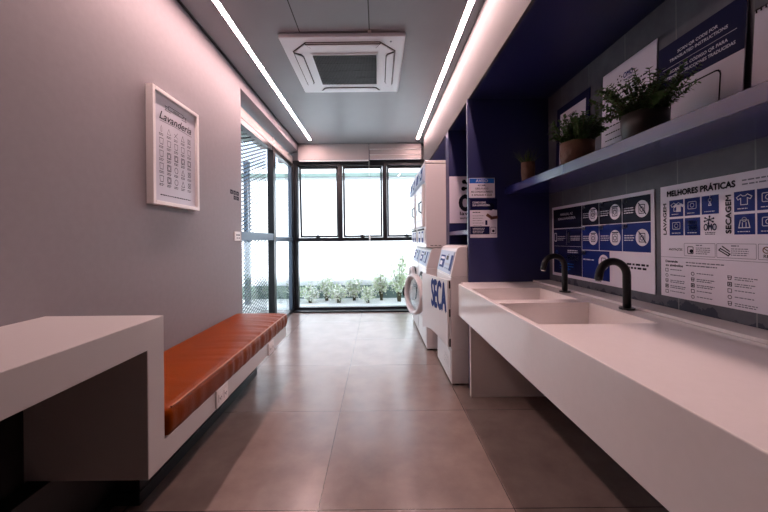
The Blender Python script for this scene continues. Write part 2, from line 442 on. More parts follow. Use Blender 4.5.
b = thing('roller_blind', 'long pale blind cassette above the side glazing on the left', 'blind', (-1.40, 4.2, 2.36))
part('cassette', MB().box(-1.45, -1.352, 3.07, 5.40, 2.365, 2.475, .006), 'fabric', b)
part('end_cap', MB().box(-1.45, -1.345, 4.39, 4.42, 2.362, 2.478, .003), 'plate', b)

# ================================================================== CEILING
def led(x, lab, ya=.85):
    t = thing('linear_light', lab, 'light', (x, 1.9, ZC), 'recessed linear lights')
    part('diffuser', MB().box(x-.018, x+.018, ya, 5.08, ZC+.004, ZC+.008), 'led', t)
    part('profile', MB().box(x-.0192, x-.0182, ya-.004, 5.084, ZC-.0005, ZC+.016).box(x+.0182, x+.0192, ya-.004, 5.084, ZC-.0005, ZC+.016).box(x-.0192, x+.0192, ya-.004, 5.084, ZC+.0142, ZC+.016), 'steel', t)
led(-1.005, 'glowing recessed strip light along the left side of the ceiling', 1.15)
led(.608, 'glowing recessed strip light along the right side, next to the bulkhead')
h = thing('access_hatch', 'flush square access hatch in the ceiling in front of the air conditioner', 'hatch', (-.30, 2.18, ZC))
part('hatch_panel', MB().box(-.549, -.052, 1.945, 2.436, ZC-.003, ZC-.0005), 'ceil', h)
g = MB()
for a in ((-.556, -.549, 1.938, 2.443), (-.052, -.045, 1.938, 2.443), (-.549, -.052, 1.938, 1.945), (-.549, -.052, 2.436, 2.443)): g.box(*a, ZC-.0022, ZC-.0004)
part('shadow_gap', g, 'hole', h)
part('latch', MB().box(-.06, -.035, 2.425, 2.455, ZC-.008, ZC-.002, .002), 'plate', h)

ac = thing('air_conditioner', 'white square ceiling cassette air conditioner with dark square grille', 'air conditioner', (-.25, 2.915, 2.59))
ax, ay = -.25, 2.915
def octa(cx, cy, hx, ch): return [(cx-hx+ch, cy-hx), (cx+hx-ch, cy-hx), (cx+hx, cy-hx+ch), (cx+hx, cy+hx-ch), (cx+hx-ch, cy+hx), (cx-hx+ch, cy+hx), (cx-hx, cy+hx-ch), (cx-hx, cy-hx+ch)]
part('panel', MB().box(ax-.465, ax+.465, ay-.465, ay+.465, 2.607, 2.638, .010, 3), 'acw', ac)
part('vent_recess', MB().prism(octa(ax, ay, .40, .12), 2.6045, 2.608, 'Z'), 'hole', ac, 'dark air outlet gap')
part('centre_panel', MB().prism(octa(ax, ay, .395, .122), 2.598, 2.606, 'Z', .003), 'acw', ac)
for k in range(4):
    R = Matrix.Translation((ax, ay, 0)) @ Matrix.Rotation(k*PI/2, 4, 'Z')
    g = MB(); pts = [(-.285, -.392), (.285, -.392), (.25, -.335), (.22, -.325), (-.22, -.325), (-.25, -.335)]
    g.prism(pts, 2.5955, 2.599, 'Z'); bmesh.ops.transform(g.bm, matrix=R, verts=g.bm.verts)
    s = part('louver_gap', g, 'hole', ac)
    g = MB(); pts = [(-.272, -.388), (.272, -.388), (.242, -.341), (.215, -.332), (-.215, -.332), (-.242, -.341)]
    g.prism(pts, 2.588, 2.5952, 'Z', .002); bmesh.ops.transform(g.bm, matrix=R, verts=g.bm.verts)
    part('louver', g, 'acw', ac)
gr = part('grille', MB().box(ax-.262, ax+.262, ay-.252, ay+.252, 2.594, 2.5985, .004), 'hole', ac, 'dark square intake grille')
g = MB()
n = 40
for i in range(n+1):
    x = ax-.25+.5*i/n; g.box(x-.0018, x+.0018, ay-.245, ay+.245, 2.585, 2.594)
for j in range(22):
    y = ay-.24+.48*j/21; g.box(ax-.25, ax+.25, y-.0014, y+.0014, 2.587, 2.594)
for j in (-.125, 0, .125): g.box(ax-.25, ax+.25, ay+j-.004, ay+j+.004, 2.583, 2.594)
part('grille_bar', g, 'acg', gr)
g = MB()
for a in ((-.262, .262, -.262, -.248), (-.262, .262, .248, .262), (-.262, -.25, -.25, .25), (.25, .262, -.25, .25)):
    g.box(ax+a[0], ax+a[1], ay+a[2], ay+a[3], 2.588, 2.5985, .003)
part('grille_rim', g, 'acw', gr)
part('screw_cap', MB().cyl((ax-.33, ay+.08, 2.595), (ax-.33, ay+.08, 2.599), .008, 12).cyl((ax+.36, ay-.40, 2.604), (ax+.36, ay-.40, 2.608), .008, 12), 'grey', ac)

# ================================================================== LEFT: DESK, BENCH, CUSHION
XF = -.795
bn = thing('built_in_bench', 'pale grey stepped built-in desk and low bench slab along the left wall', 'bench', (-1.0, 1.2, 0))
part('stepped_slab', MB().prism([(-.9, .860), (1.25, .860), (1.25, .402), (2.90, .402), (2.90, .312), (1.160, .312), (1.160, .757), (-.9, .757)], XL+.002, XF, 'X', .0025), 'desk', bn)
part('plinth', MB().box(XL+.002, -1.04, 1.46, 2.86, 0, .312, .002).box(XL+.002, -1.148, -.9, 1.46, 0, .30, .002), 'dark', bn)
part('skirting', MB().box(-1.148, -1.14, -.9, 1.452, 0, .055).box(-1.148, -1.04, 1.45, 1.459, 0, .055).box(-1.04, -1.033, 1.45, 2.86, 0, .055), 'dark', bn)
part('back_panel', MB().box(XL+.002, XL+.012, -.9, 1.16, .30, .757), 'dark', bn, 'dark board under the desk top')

cu = thing('seat_cushion', 'long cognac leather cushion lying on the bench slab', 'cushion', (-1.0, 2.07, .402))
def cushion(x0, x1, y0, y1, z0, z1, r, nx=26, ny=130, nz=7):
    bm = bmesh.new(); cache = {}
    R = random.Random(3); ph = [R.random()*6.28 for _ in range(8)]
    def V(i, j, k):
        key = (i, j, k)
        if key in cache: return cache[key]
        p = Vector((x0+(x1-x0)*i/nx, y0+(y1-y0)*j/ny, z0+(z1-z0)*k/nz))
        q = Vector((min(max(p.x, x0+r), x1-r), min(max(p.y, y0+r), y1-r), min(max(p.z, z0+r*.6), z1-r)))
        dv = p-q
        if dv.length > 1e-6: p = q+dv.normalized()*min(r, dv.length) if dv.length > r else p
        u = (p.x-x0)/(x1-x0); v = (p.y-y0)/(y1-y0); w = (p.z-z0)/(z1-z0)
        if w > .9:
            p.z += .010*math.sin(PI*min(1, max(0, u)))**.7*math.sin(PI*min(1, max(0, v)))**.4 - .004*u
        # gathered folds running across, stronger beyond the middle and towards the front edge
        amp = (.25+.75*min(1, max(0, (v-.25)/.4)))*(u**2.2)
        yy = p.y + .10*(1-u)*math.sin(p.y*4)
        s = math.sin(yy*52+ph[0]+2.2*math.sin(yy*6+ph[2]))*.6+math.sin(yy*87+ph[1]+1.6*math.sin(yy*9.7))*.4
        if k == nz or w > .9: p.z += .0032*amp*s
        if i == nx or u > .97: p.x += (.0045*s*(.4+.6*min(1, v*2)))*(1-abs(w-.5))+.008*math.sin(PI*w)
        cache[key] = bm.verts.new(p); return cache[key]
    def face(a, b_, c_, d_):
        f = bm.faces.new((a, b_, c_, d_)); f.smooth = True
    for j in range(ny):
        for i in range(nx):
            face(V(i, j, nz), V(i+1, j, nz), V(i+1, j+1, nz), V(i, j+1, nz)); face(V(i, j, 0), V(i, j+1, 0), V(i+1, j+1, 0), V(i+1, j, 0))
        for k in range(nz):
            face(V(nx, j, k), V(nx, j+1, k), V(nx, j+1, k+1), V(nx, j, k+1)); face(V(0, j, k), V(0, j, k+1), V(0, j+1, k+1), V(0, j+1, k))
    for i in range(nx):
        for k in range(nz):
            face(V(i, 0, k), V(i+1, 0, k), V(i+1, 0, k+1), V(i, 0, k+1)); face(V(i, ny, k), V(i, ny, k+1), V(i+1, ny, k+1), V(i+1, ny, k))
    m = MB(); m.bm.free(); m.bm = bm; return m
cv = part('cover', cushion(-1.228, -.790, 1.257, 2.915, .4025, .512, .022), 'leather', cu)
pts = [(-.7925, 1.285+(2.9-1.285)*k/60, .5035+.0012*math.sin(k*1.9)) for k in range(61)]
part('piping', MB().tube(pts, .0042, 8), 'seam', cv, 'lighter stitched edge along the front')

def outlet(y, lab, z=.355):
    o = thing('power_outlet', lab, 'outlet', (XF, y, z-.05), 'power outlets in the bench face')
    fp = part('faceplate', MB().box(XF, XF+.010, y-.062, y+.062, z-.044, z+.044, .004), 'plate', o)
    for dy in (-.028, .028):
        s = MB().box(XF+.010, XF+.0125, y+dy-.019, y+dy+.019, z-.020, z+.020, .002)
        so = part('socket', s, 'plate', o)
        q = MB()
        for a, b_ in ((-.008, .0), (.008, .0), (0, -.008)): q.cyl((XF+.0124, y+dy+a, z+b_), (XF+.0132, y+dy+a, z+b_), .0035, 10)
        part('socket_hole', q, 'hole', so)
outlet(1.695, 'white power outlet in the bench face, the nearer of the two', .362)
outlet(2.47, 'white power outlet in the bench face, the one towards the window', .352)

# ---- framed poster on the left wall
pf = thing('framed_poster', 'white framed silvery laundry symbols poster hanging on the left wall', 'picture', (XL, 2.0375, 1.337))
y0, y1, z0, z1 = 1.805, 2.270, 1.337, 1.980
fm = MB(); t = .022; D = XL+.040
fm.box(XL, D, y0, y0+t, z0, z1, .002).box(XL, D, y1-t, y1, z0, z1, .002).box(XL, D, y0+t, y1-t, z0, z0+t, .002).box(XL, D, y0+t, y1-t, z1-t, z1, .002)
part('frame', fm, 'plate', pf)
pr = part('print', MB().box(XL, XL+.022, y0+t, y1-t, z0+t, z1-t), 'printg', pf)
s = Sheet((XL+.0225, y0+t, z0+t), (0, 1, 0), (0, 0, 1), (1, 0, 0)); Wd, Hd = y1-y0-2*t, z1-z0-2*t
s.text('ink', 'Lavanderia', Wd*.13, Hd*.775, .046, Wd*.76, shear=.35, bold=.008)
s.line('ink', [(Wd*.14, Hd*.757), (Wd*.45, Hd*.765), (Wd*.9, Hd*.755)], .0022)
rb = [(Wd*.33, Hd*.90), (Wd*.68, Hd*.90), (Wd*.68, Hd*.935), (Wd*.33, Hd*.935)]
s.line('ink', rb, .003, closed=True)
s.line('ink', [(Wd*.33, Hd*.92), (Wd*.25, Hd*.92), (Wd*.28, Hd*.90), (Wd*.25, Hd*.88), (Wd*.38, Hd*.88)], .003)
s.line('ink', [(Wd*.68, Hd*.92), (Wd*.76, Hd*.92), (Wd*.73, Hd*.90), (Wd*.76, Hd*.88), (Wd*.64, Hd*.88)], .003)
s.text('ink', 'GUIA DE', Wd*.505, Hd*.907, .010, align='c', bold=.01)
R = random.Random(5)
for r_ in range(5):
    for c_ in range(5):
        a = Wd*(.17+.165*c_); b_ = Hd*(.685-.118*r_); q = .0165
        k = (r_*5+c_) % 5
        if r_ == 0 and c_ < 3:
            if c_ == 0: s.line('ink', [(a-.005, b_-q), (a-.005, b_+.005), (a, b_+q), (a+.005, b_+.005), (a+.005, b_-q)], .002, closed=True)
            if c_ == 1: s.line('ink', [(a-q, b_-q), (a, b_+q), (a+q, b_-q)], .002, closed=True)
            if c_ == 2: s.line('ink', [(a-q, b_-q), (a+q, b_+q)], .0025); s.line('ink', [(a-q, b_+q*.3), (a+q, b_-q)], .0025)
        elif r_ == 1 or k == 0: s.line('ink', [(a-q, b_+q), (a-q*.8, b_-q), (a+q*.8, b_-q), (a+q, b_+q)], .0028, closed=True)
        elif r_ == 2 or k == 1: s.line('ink', [(a-q, b_-q), (a+q, b_-q), (a+q, b_+q), (a-q, b_+q)], .0034, closed=True); s.ring('ink', a, b_, q*.75, .0024)
        elif k == 2: s.ring('ink', a, b_, q, .0028)
        elif k == 3: s.line('ink', [(a, b_+q), (a+q, b_-q), (a-q, b_-q)], .0028, closed=True)
        else: s.ring('ink', a, b_, q*.9, .0028); s.line('ink', [(a-q, b_-q), (a+q, b_+q)], .0028); s.line('ink', [(a-q, b_+q), (a+q, b_-q)], .0028)
        s.greek('ink', a-.021, b_-.031, .042, 2, .008, .0038, seed=r_*9+c_)
s.greek('ink', Wd*.14, Hd*.058, Wd*.74, 1, .01, .006, rnd=.05, seed=44)
s.finish(pr, {'ink': 'lettering'})

# small black marks and switch plate at the end of the wall
s = Sheet((XL, 2.83, 1.49), (0, 1, 0), (0, 0, 1), (1, 0, 0))
for a, w in ((.0, .052), (.062, .048), (.12, .055)): s.rect('ink', a, .042, a+w, .078, 2); s.rect('wall', a+.015, .054, a+.030, .062, 3)
for a, w in ((.066, .045), (.120, .055)): s.rect('ink', a, .0, a+w, .034, 2); s.rect('wall', a+.016, .012, a+.026, .02, 3)
wm = thing('wall_lettering', 'small two-line black lettering on the left wall above the switch plate', 'sign', (XL, 2.92, 1.49))
s.finish(wm, {'ink': 'lettering', 'wall': 'letter_counter'})
sw = thing('switch_plate', 'small white switch plate at the end of the left wall', 'switch', (XL, 2.97, 1.15))
part('faceplate', MB().box(XL, XL+.009, 2.905, 3.02, 1.135, 1.215, .003), 'plate', sw)
q = MB()
for a, w in ((2.925, .03), (2.965, .035)):
    q.box(XL+.0092, XL+.0102, a, a+w, 1.18, 1.19); q.box(XL+.0092, XL+.0102, a+.005, a+w, 1.155, 1.163)
part('switch_mark', q, 'ink', sw)

# ================================================================== RIGHT: BLUE JOINERY
ZN = 2.19
nu = thing('niche_unit', 'deep blue built-in niche with side panel, divider and small machine bay shelf', 'cabinet', (1.0, 2.55, 0))
part('top_panel', MB().box(.706, XR-.001, YB, 4.97, 2.184, 2.1995), 'blue', nu)
part('side_panel', MB().box(.680, XR-.001, 2.54, 2.57, 0, 2.1835, .0015), 'blue', nu, 'blue side panel at the end of the worktop')
part('divider', MB().box(.690, XR-.001, 3.27, 3.41, 0, 2.1835, .0015), 'blue', nu)
part('side_panel', MB().box(.690, XR-.001, 4.93, 4.97, 0, 2.1835, .0015), 'blue', nu)
part('back_panel', MB().box(XR-.012, XR-.001, 2.571, 3.269, 0, 2.1835), 'blue', nu)
part('back_panel', MB().box(XR-.012, XR-.001, 3.411, 4.929, 0, 2.1835), 'blue', nu)
part('shelf_board', MB().box(.690, XR-.013, 2.571, 3.269, 1.168, 1.203, .002), 'bluel', nu, 'lighter blue shelf board above the washer')

sh = thing('wall_shelf', 'long blue floating shelf on the concrete wall above the sinks', 'shelf', (1.1, 1.0, 1.458))
part('shelf_board', MB().box(.957, XR-.001, -1.2, 2.539, 1.460, 1.512, .0015), 'bluel', sh)

# ================================================================== RIGHT: WORKTOP WITH BASINS
XW = .580; ZW = .806; ZB = .577; YN = -1.2; YF = 2.45
wt = thing('worktop', 'long white solid surface worktop with deep apron and two integrated sinks', 'worktop', (.9, .6, 0))
bas = [(.603, 1.055, 1.790, 2.215), (.603, 1.060, 1.275, 1.700)]
m = MB(); bm = m.bm
xs = [XW, .603, 1.0575, XR-.001]; ys = [YN, 1.275, 1.70, 1.79, 2.215, YF]
for i in range(3):
    for j in range(5):
        if i == 1 and j in (1, 3): continue
        m.quad((xs[i], ys[j], ZW), (xs[i+1], ys[j], ZW), (xs[i+1], ys[j+1], ZW), (xs[i], ys[j+1], ZW))
for j in range(5):
    m.quad((xs[0], ys[j], ZB), (xs[0], ys[j+1], ZB), (xs[0], ys[j+1], ZW), (xs[0], ys[j], ZW))
    m.quad((xs[3], ys[j], ZB), (xs[3], ys[j+1], ZB), (xs[3], ys[j+1], ZW), (xs[3], ys[j], ZW))
for i in range(3):
    m.quad((xs[i], YN, ZB), (xs[i+1], YN, ZB), (xs[i+1], YN, ZW), (xs[i], YN, ZW))
    m.quad((xs[i], YF, ZB), (xs[i+1], YF, ZB), (xs[i+1], YF, ZW), (xs[i], YF, ZW))
    for j in range(5): m.quad((xs[i], ys[j], ZB), (xs[i+1], ys[j], ZB), (xs[i+1], ys[j+1], ZB), (xs[i], ys[j+1], ZB))
bmesh.ops.remove_doubles(bm, verts=bm.verts, dist=1e-5)
top = part('top', m, 'solid', wt)
bv = top.modifiers.new('edge', 'BEVEL'); bv.width = .003; bv.segments = 2; bv.limit_method = 'ANGLE'; bv.angle_limit = math.radians(40)
for (y0, y1) in ((1.79, 2.215), (1.275, 1.70)):
    x0, x1 = .603, 1.0575; zb = .64
    m = MB()
    P = lambda x, y, z: (x, y, z)
    m.quad((x0, y0, ZW), (x1, y0, ZW), (x1-.01, y0+.008, zb), (x0+.01, y0+.008, zb))
    m.quad((x0, y1, ZW), (x1, y1, ZW), (x1-.01, y1-.008, zb), (x0+.01, y1-.008, zb))
    m.quad((x0, y0, ZW), (x0, y1, ZW), (x0+.01, y1-.008, zb), (x0+.01, y0+.008, zb))
    m.quad((x1, y0, ZW), (x1, y1, ZW), (x1-.01, y1-.008, zb), (x1-.01, y0+.008, zb))
    m.quad((x0+.01, y0+.008, zb), (x1-.01, y0+.008, zb), (x1-.01, y1-.008, zb), (x0+.01, y1-.008, zb))
    bmesh.ops.remove_doubles(m.bm, verts=m.bm.verts, dist=1e-5)
    bo = part('basin', m, 'solid', wt)
    c_ = ((x0+x1)/2, (y0+y1)/2)
    dr = MB().cyl((c_[0], c_[1], zb), (c_[0], c_[1], zb+.004), .032, 28)
    part('drain', dr, 'chrome', bo)
part('support_panel', MB().box(.655, XR-.001, 2.415, 2.445, 0, ZB-.0005, .002), 'solid', wt)
part('upstand', MB().box(1.160, XR-.001, YN, 2.539, ZW+.0005, ZW+.013, .002), 'solid', wt)
part('rear_filler', MB().box(.62, XR-.001, YF+.0005, 2.539, .70, ZW, .001), 'solid', wt)

def faucet(y, lab):
    x = 1.122
    t = thing('faucet', lab, 'faucet', (x, y, ZW), 'black gooseneck faucets')
    part('base', MB().cyl((x, y, ZW+.0006), (x, y, ZW+.008), .031, 28), 'black', t)
    R = .062; pts = [(x, y, ZW+.006), (x, y, ZW+.06), (x, y, ZW+.12), (x, y, ZW+.155)]
    for k in range(1, 15):
        a = PI*k/15*1.02; pts.append((x-R+R*math.cos(a), y, ZW+.155+R*1.0*math.sin(a)))
    lx, lz = pts[-1][0], pts[-1][2]
    pts += [(lx-.003, y, lz-.015), (lx-.005, y, lz-.030)]
    part('spout', MB().tube(pts, .0165, 18), 'black', t)
    part('nozzle', MB().cyl((lx-.005, y, lz-.030), (lx-.006, y, lz-.038), .0125, 16), 'chrome', t)
faucet(1.527, 'matt black gooseneck faucet behind the nearer sink')
faucet(2.035, 'matt black gooseneck faucet behind the sink next to the blue panel')

# ================================================================== POSTERS
XWL = XR - .001
def board(name, lab, y_left, y_right, z0, z1, th=.004, m='paper', tilt=0.0, group=None, xb=None, zf=None):
    """board facing -X; u runs from y_left down to y_right; tilt = lean away from the wall at the foot (m)"""
    xt = xb if xb is not None else XWL
    root = thing(name, lab, 'poster' if 'poster' in name else 'sign', (xt-tilt-th, (y_left+y_right)/2, z0), group)
    H = math.hypot(z1-z0, tilt); v = Vector((tilt, 0, z1-z0)).normalized(); n = Vector((-(z1-z0), 0, tilt)).normalized()
    u = Vector((0, -1, 0)); o = Vector((xt-tilt-.0003, y_left, z0)); W_ = y_left-y_right
    mb = MB(); q = [o, o+u*W_, o+u*W_+v*H, o+v*H]; A = [mb.bm.verts.new(p) for p in q]; B = [mb.bm.verts.new(p+n*th) for p in q]
    mb.bm.faces.new(A); mb.bm.faces.new(B[::-1])
    for i in range(4): mb.bm.faces.new((A[i], B[i], B[(i+1) % 4], A[(i+1) % 4]))
    sheet = part('board', mb, m, root)
    return root, Sheet(o+n*th, u, v, n), W_, H
NM = {'ink': 'lettering', 'white': 'print', 'navy': 'print', 'navyd': 'print', 'royal': 'print', 'grey': 'print', 'sky': 'print', 'skin': 'print', 'paper': 'print'}

# poster A: step by step
r, s, W_, H = board('instruction_poster', 'large blue grid instruction poster with round pictures, between the two faucets on the wall', 2.49, 1.57, .864, 1.354)
def zz(z): return z-.864
s.rect('navyd', .02, zz(1.20), .36, zz(1.335)); s.rect('navy', .02, zz(.885), .36, zz(1.197))
cols = [(.364, .526), (.530, .712), (.716, .900)]
for c0, c1 in cols: s.rect('navyd', c0, zz(1.207), c1, zz(1.335)); s.rect('royal', c0, zz(1.058), c1, zz(1.203))
s.rect('royal', .364, zz(.885), .615, zz(1.054))
s.text('white', 'MANUAL AZ', .19, zz(1.287), .016, .15, align='c'); s.text('white', 'SUA LAVANDERIA', .19, zz(1.258), .016, .21, align='c')
for k, (c0, c1) in enumerate(cols):
    for zt, zc in ((1.335, 1.270), (1.203, 1.130)):
        s.rect('paper', c0+.004, zz(zt-.024), c0+.030, zz(zt+.004)); s.text('royal', str(k+1 if zt > 1.3 else k+4), c0+.011, zz(zt-.016), .013, lev=3)
        s.disc('paper', c1-.052, zz(zc), .042, 2, ry=.042)
        s.greek('white', c0+.012, zz(zc+.008), .07, 3, .012, .005, seed=k+int(zt*10))
        cx, cz = c1-.052, zz(zc)
        s.rrect('navy', cx-.018, cz-.022, cx+.018, cz+.020, .004, 3, .004); s.ring('navy', cx, cz-.002, .011, .004, 3)
        s.line('navy', [(cx-.02, cz+.028), (cx+.024, cz-.026 if k == 2 else cz+.028)], .006, 3)
s.rect('paper', .368, zz(1.026), .394, zz(1.056)); s.text('royal', '7', .375, zz(1.034), .013, lev=3)
s.disc('paper', .565, zz(.99), .044); s.rrect('navy', .548, zz(.965), .582, zz(1.015), .004, 3, .004); s.ring('navy', .565, zz(.985), .011, .004, 3)
s.greek('white', .376, zz(.995), .12, 1, .01, .007, seed=9)
s.line('white', [(.03, zz(1.195)), (.35, zz(1.195))], .0016); s.line('white', [(.03, zz(1.075)), (.35, zz(1.075))], .0016); s.line('white', [(.19, zz(1.18)), (.19, zz(1.085))], .0014)
s.rrect('white', .035, zz(1.11), .062, zz(1.165), .006, 2, .004); s.greek('white', .075, zz(1.14), .10, 3, .012, .004, seed=3)
s.rect('white', .205, zz(1.10), .222, zz(1.17)); s.greek('white', .235, zz(1.14), .11, 3, .012, .004, seed=4)
s.greek('white', .20, zz(1.045), .12, 2, .012, .006, seed=5); s.rect('paper', .19, zz(.985), .32, zz(1.018)); s.text('navy', 'SECAGEM', .255, zz(.995), .013, .10, lev=3, align='c')
s.ring('sky', .19, zz(.925), .02, .003); s.greek('sky', .10, zz(.955), .18, 3, .018, .005, seed=6); s.ring('sky', .065, zz(1.03), .012, .003)
s.greek('ink', .72, zz(.99), .17, 2, .018, .010, seed=7, rnd=.2)
s.finish(r, NM)

# poster B: melhores praticas
r, s, W_, H = board('instruction_poster', 'large white poster headed MELHORES PRÁTICAS with blue squares, right of the nearer faucet', 1.535, .60, .869, 1.356)
def zz(z): return z-.869
s.text('ink', 'MELHORES PRÁTICAS', .037, zz(1.309), .023, .285, bold=.045)
s.greek('grey', .345, zz(1.325), .20, 2, .014, .005, seed=11)
s.text('ink', 'LAVAGEM', .032, zz(1.142), .016, .137, rot=90, bold=.04); s.text('ink', 'SECAGEM', .307, zz(1.142), .019, .140, rot=90, bold=.04)
Rt, Rb = (1.218, 1.290), (1.137, 1.209)
sq = [(.047, .115), (.121, .189), (.195, .263), (.317, .385), (.391, .459), (.465, .533), (.60, .668), (.674, .742), (.748, .816)]
for k, (a0, a1) in enumerate(sq):
    for q, (z0, z1) in enumerate((Rt, Rb)):
        if k == 2 and q == 1: continue
        s.rect('royal', a0, zz(z0), a1, zz(z1))
        cx, cz = (a0+a1)/2, zz((z0+z1)/2+.006); e = .018
        kk = k*2+q
        if kk in (0, 6, 11, 14):   # shirt
            tee = [(cx-e*.6, cz-e), (cx-e*.6, cz+e*.3), (cx-e*1.1, cz), (cx-e*1.4, cz+e*.5), (cx-e*.6, cz+e), (cx-e*.25, cz+e*.7), (cx+e*.25, cz+e*.7), (cx+e*.6, cz+e), (cx+e*1.4, cz+e*.5), (cx+e*1.1, cz), (cx+e*.6, cz+e*.3), (cx+e*.6, cz-e)]
            s.line('white', tee, .0025, closed=True)
            if kk == 0: s.poly('white', [(p[0]+.012, p[1]-.004) for p in tee][::1], 2)
        elif kk in (7, 12): s.line('white', [(cx-e, cz-e), (cx-e*.7, cz+e*.5), (cx+e*.7, cz+e*.5), (cx+e, cz-e)], .003, closed=True); s.ring('white', cx, cz+e*.6, e*.4, .0025); s.line('white', [(cx-.006, cz-e), (cx-.006, cz)], .0025); s.line('white', [(cx+.006, cz-e), (cx+.006, cz)], .0025)
        elif kk == 4: s.ring('white', cx, cz+.012, .006, .0025); s.line('white', [(cx, cz+.006), (cx-.005, cz-.008), (cx+.005, cz-.008)], .003, closed=True); s.line('white', [(cx, cz+.018), (cx, cz+.028)], .002)
        elif kk == 3:
            s.rect('white', cx-.019, cz+.002, cx+.019, cz+.018); s.rect('white', cx-.019, cz-.022, cx+.019, cz-.004)
            s.text('royal', 'LAVE', cx, cz+.005, .009, .03, lev=3, align='c'); s.text('royal', 'SEPARE', cx, cz-.018, .009, .032, lev=3, align='c')
        else: s.rrect('white', cx-e, cz-e*.8, cx+e, cz+e*.8, .0025, 2, .004); s.ring('white', cx, cz, e*.45, .0022)
        s.greek('white', a0+.012, zz(z0+.009), a1-a0-.024, 1, .01, .003, seed=kk)
cx = .229
s.text('navy', 'OMO', cx, zz(1.155), .026, .05, align='c', bold=.02); s.greek('navy', cx-.02, zz(1.145), .042, 2, .006, .003, seed=31)
for a in range(6):
    t = a*PI/3+.4; s.line('navy', [(cx-.004, zz(1.196)), (cx-.004+.019*math.cos(t), zz(1.196)+.013*math.sin(t))], .0035); s.disc('navy', cx-.004+.019*math.cos(t), zz(1.196)+.013*math.sin(t), .0038)
s.text('ink', 'ANOTAÇÕES', .043, zz(1.073), .009, .066)
for a0, a1 in ((.118, .248), (.254, .388), (.394, .53), (.536, .67)):
    s.rrect('grey', a0, zz(1.052), a1, zz(1.104), .0016, 2, .003)
    s.greek('grey', a0+.052, zz(1.094), .03, 1, .01, .0045, seed=int(a0*99)); s.greek('grey', a0+.052, zz(1.084), .06, 4, .0075, .003, seed=int(a0*77))
s.rrect('ink', .134, zz(1.062), .158, zz(1.09), .003, 2, .003); s.disc('ink', .150, zz(1.072), .008)
s.line('ink', [(.268, zz(1.086)), (.302, zz(1.066)), (.296, zz(1.060)), (.262, zz(1.08))], .004, closed=True); s.line('ink', [(.275, zz(1.094)), (.30, zz(1.076))], .004)
s.ring('skin', .418, zz(1.084), .010, .003); s.line('skin', [(.41, zz(1.09)), (.426, zz(1.078))], .003); s.text('ink', 'RE.', .41, zz(1.058), .011)
s.line('grey', [(0, zz(1.043)), (.93, zz(1.043))], .0014)
s.text('ink', 'Desvende', .026, zz(1.020), .010, .06, bold=.03); s.text('ink', 'os símbolos', .026, zz(1.003), .010, .085, bold=.03)
s.greek('grey', .125, zz(1.022), .16, 2, .012, .0042, seed=51)
for c_, a in enumerate((.032, .155, .30, .46, .60, .74)):
    for r_ in range(5):
        z = zz(.986-.0235*r_ - (.006 if c_ else 0)); e = .0065
        kk = (c_*5+r_) % 4
        if kk == 0: s.line('ink', [(a-e, z-e), (a+e, z-e), (a+e, z+e), (a-e, z+e)], .0022, closed=True)
        elif kk == 1: s.ring('ink', a, z, e, .002, n=10)
        elif kk == 2: s.line('ink', [(a-e, z+e), (a-e*.7, z-e), (a+e*.7, z-e), (a+e, z+e)], .0022, closed=True); s.line('ink', [(a-e, z), (a+e, z)], .002)
        else: s.line('ink', [(a-e, z-e), (a+e, z-e), (a+e, z+e), (a-e, z+e)], .003, closed=True); s.disc('ink', a, z, e*.5)
        s.greek('grey', a+.017, z+.001, .075, 1 if kk < 2 else 2, .0075, .0034, seed=c_*7+r_)
s.finish(r, NM)

# posters standing on the shelf
r, s, W_, H = board('instruction_poster', 'navy bordered white notice on the shelf behind the middle plant, topmost left', 2.405, 2.035, 1.5125, 2.040, tilt=.02, m='navy')
s.rect('white', .045, .04, W_-.035, H-.05); s.text('ink', 'LAVANDERIA', .10, H-.10, .014, .14); s.greek('ink', .06, H-.16, .24, 9, .035, .006, seed=61, lev=2)
s.finish(r, {'white': 'paper_sheet', 'ink': 'lettering'})
r, s, W_, H = board('instruction_poster', 'plain white notice with small blue logo behind the plant in the dark pot', 1.915, 1.545, 1.5125, 2.040, tilt=.02)
s.text('royal', 'OMO', W_/2+.01, H-.085, .028, .065, align='c', bold=.02); s.text('royal', 'lavanderia', W_/2+.01, H-.10, .009, .06, align='c')
for a in range(5):
    t = a*PI*.4+.3; s.disc('ink', .135+.016*math.cos(t), H-.075+.016*math.sin(t), .0045)
s.greek('ink', .035, H-.135, .30, 2, .022, .008, seed=71, rnd=.1)
for k in range(8): s.greek('ink', .035, H-.20-.036*k, .24, 1, .01, .006, seed=72+k)
s.finish(r, NM)
r, s, W_, H = board('instruction_poster', 'navy and white poster about translated instructions, standing on the shelf', 1.535, 1.166, 1.5125, 1.975, tilt=.03)
s.rect('navy', 0, H-.195, W_, H)
def tx(t, b, w): s.text('white', t, W_/2, H-b, .0125, w, align='c', bold=.02)
tx('SCAN QR CODE FOR', .062, .17); tx('TRANSLATED INSTRUCTIONS', .086, .245)
s.line('white', [(.03, H-.108), (W_-.03, H-.108)], .0016)
tx('ESCANEE EL CÓDIGO QR PARA', .137, .25); tx('OBTENER INSTRUCCIONES TRADUCIDAS', .161, .305)
s.rrect('ink', W_/2-.105, .02, W_/2+.105, H-.225, .006, 2, .02)
s.finish(r, NM)
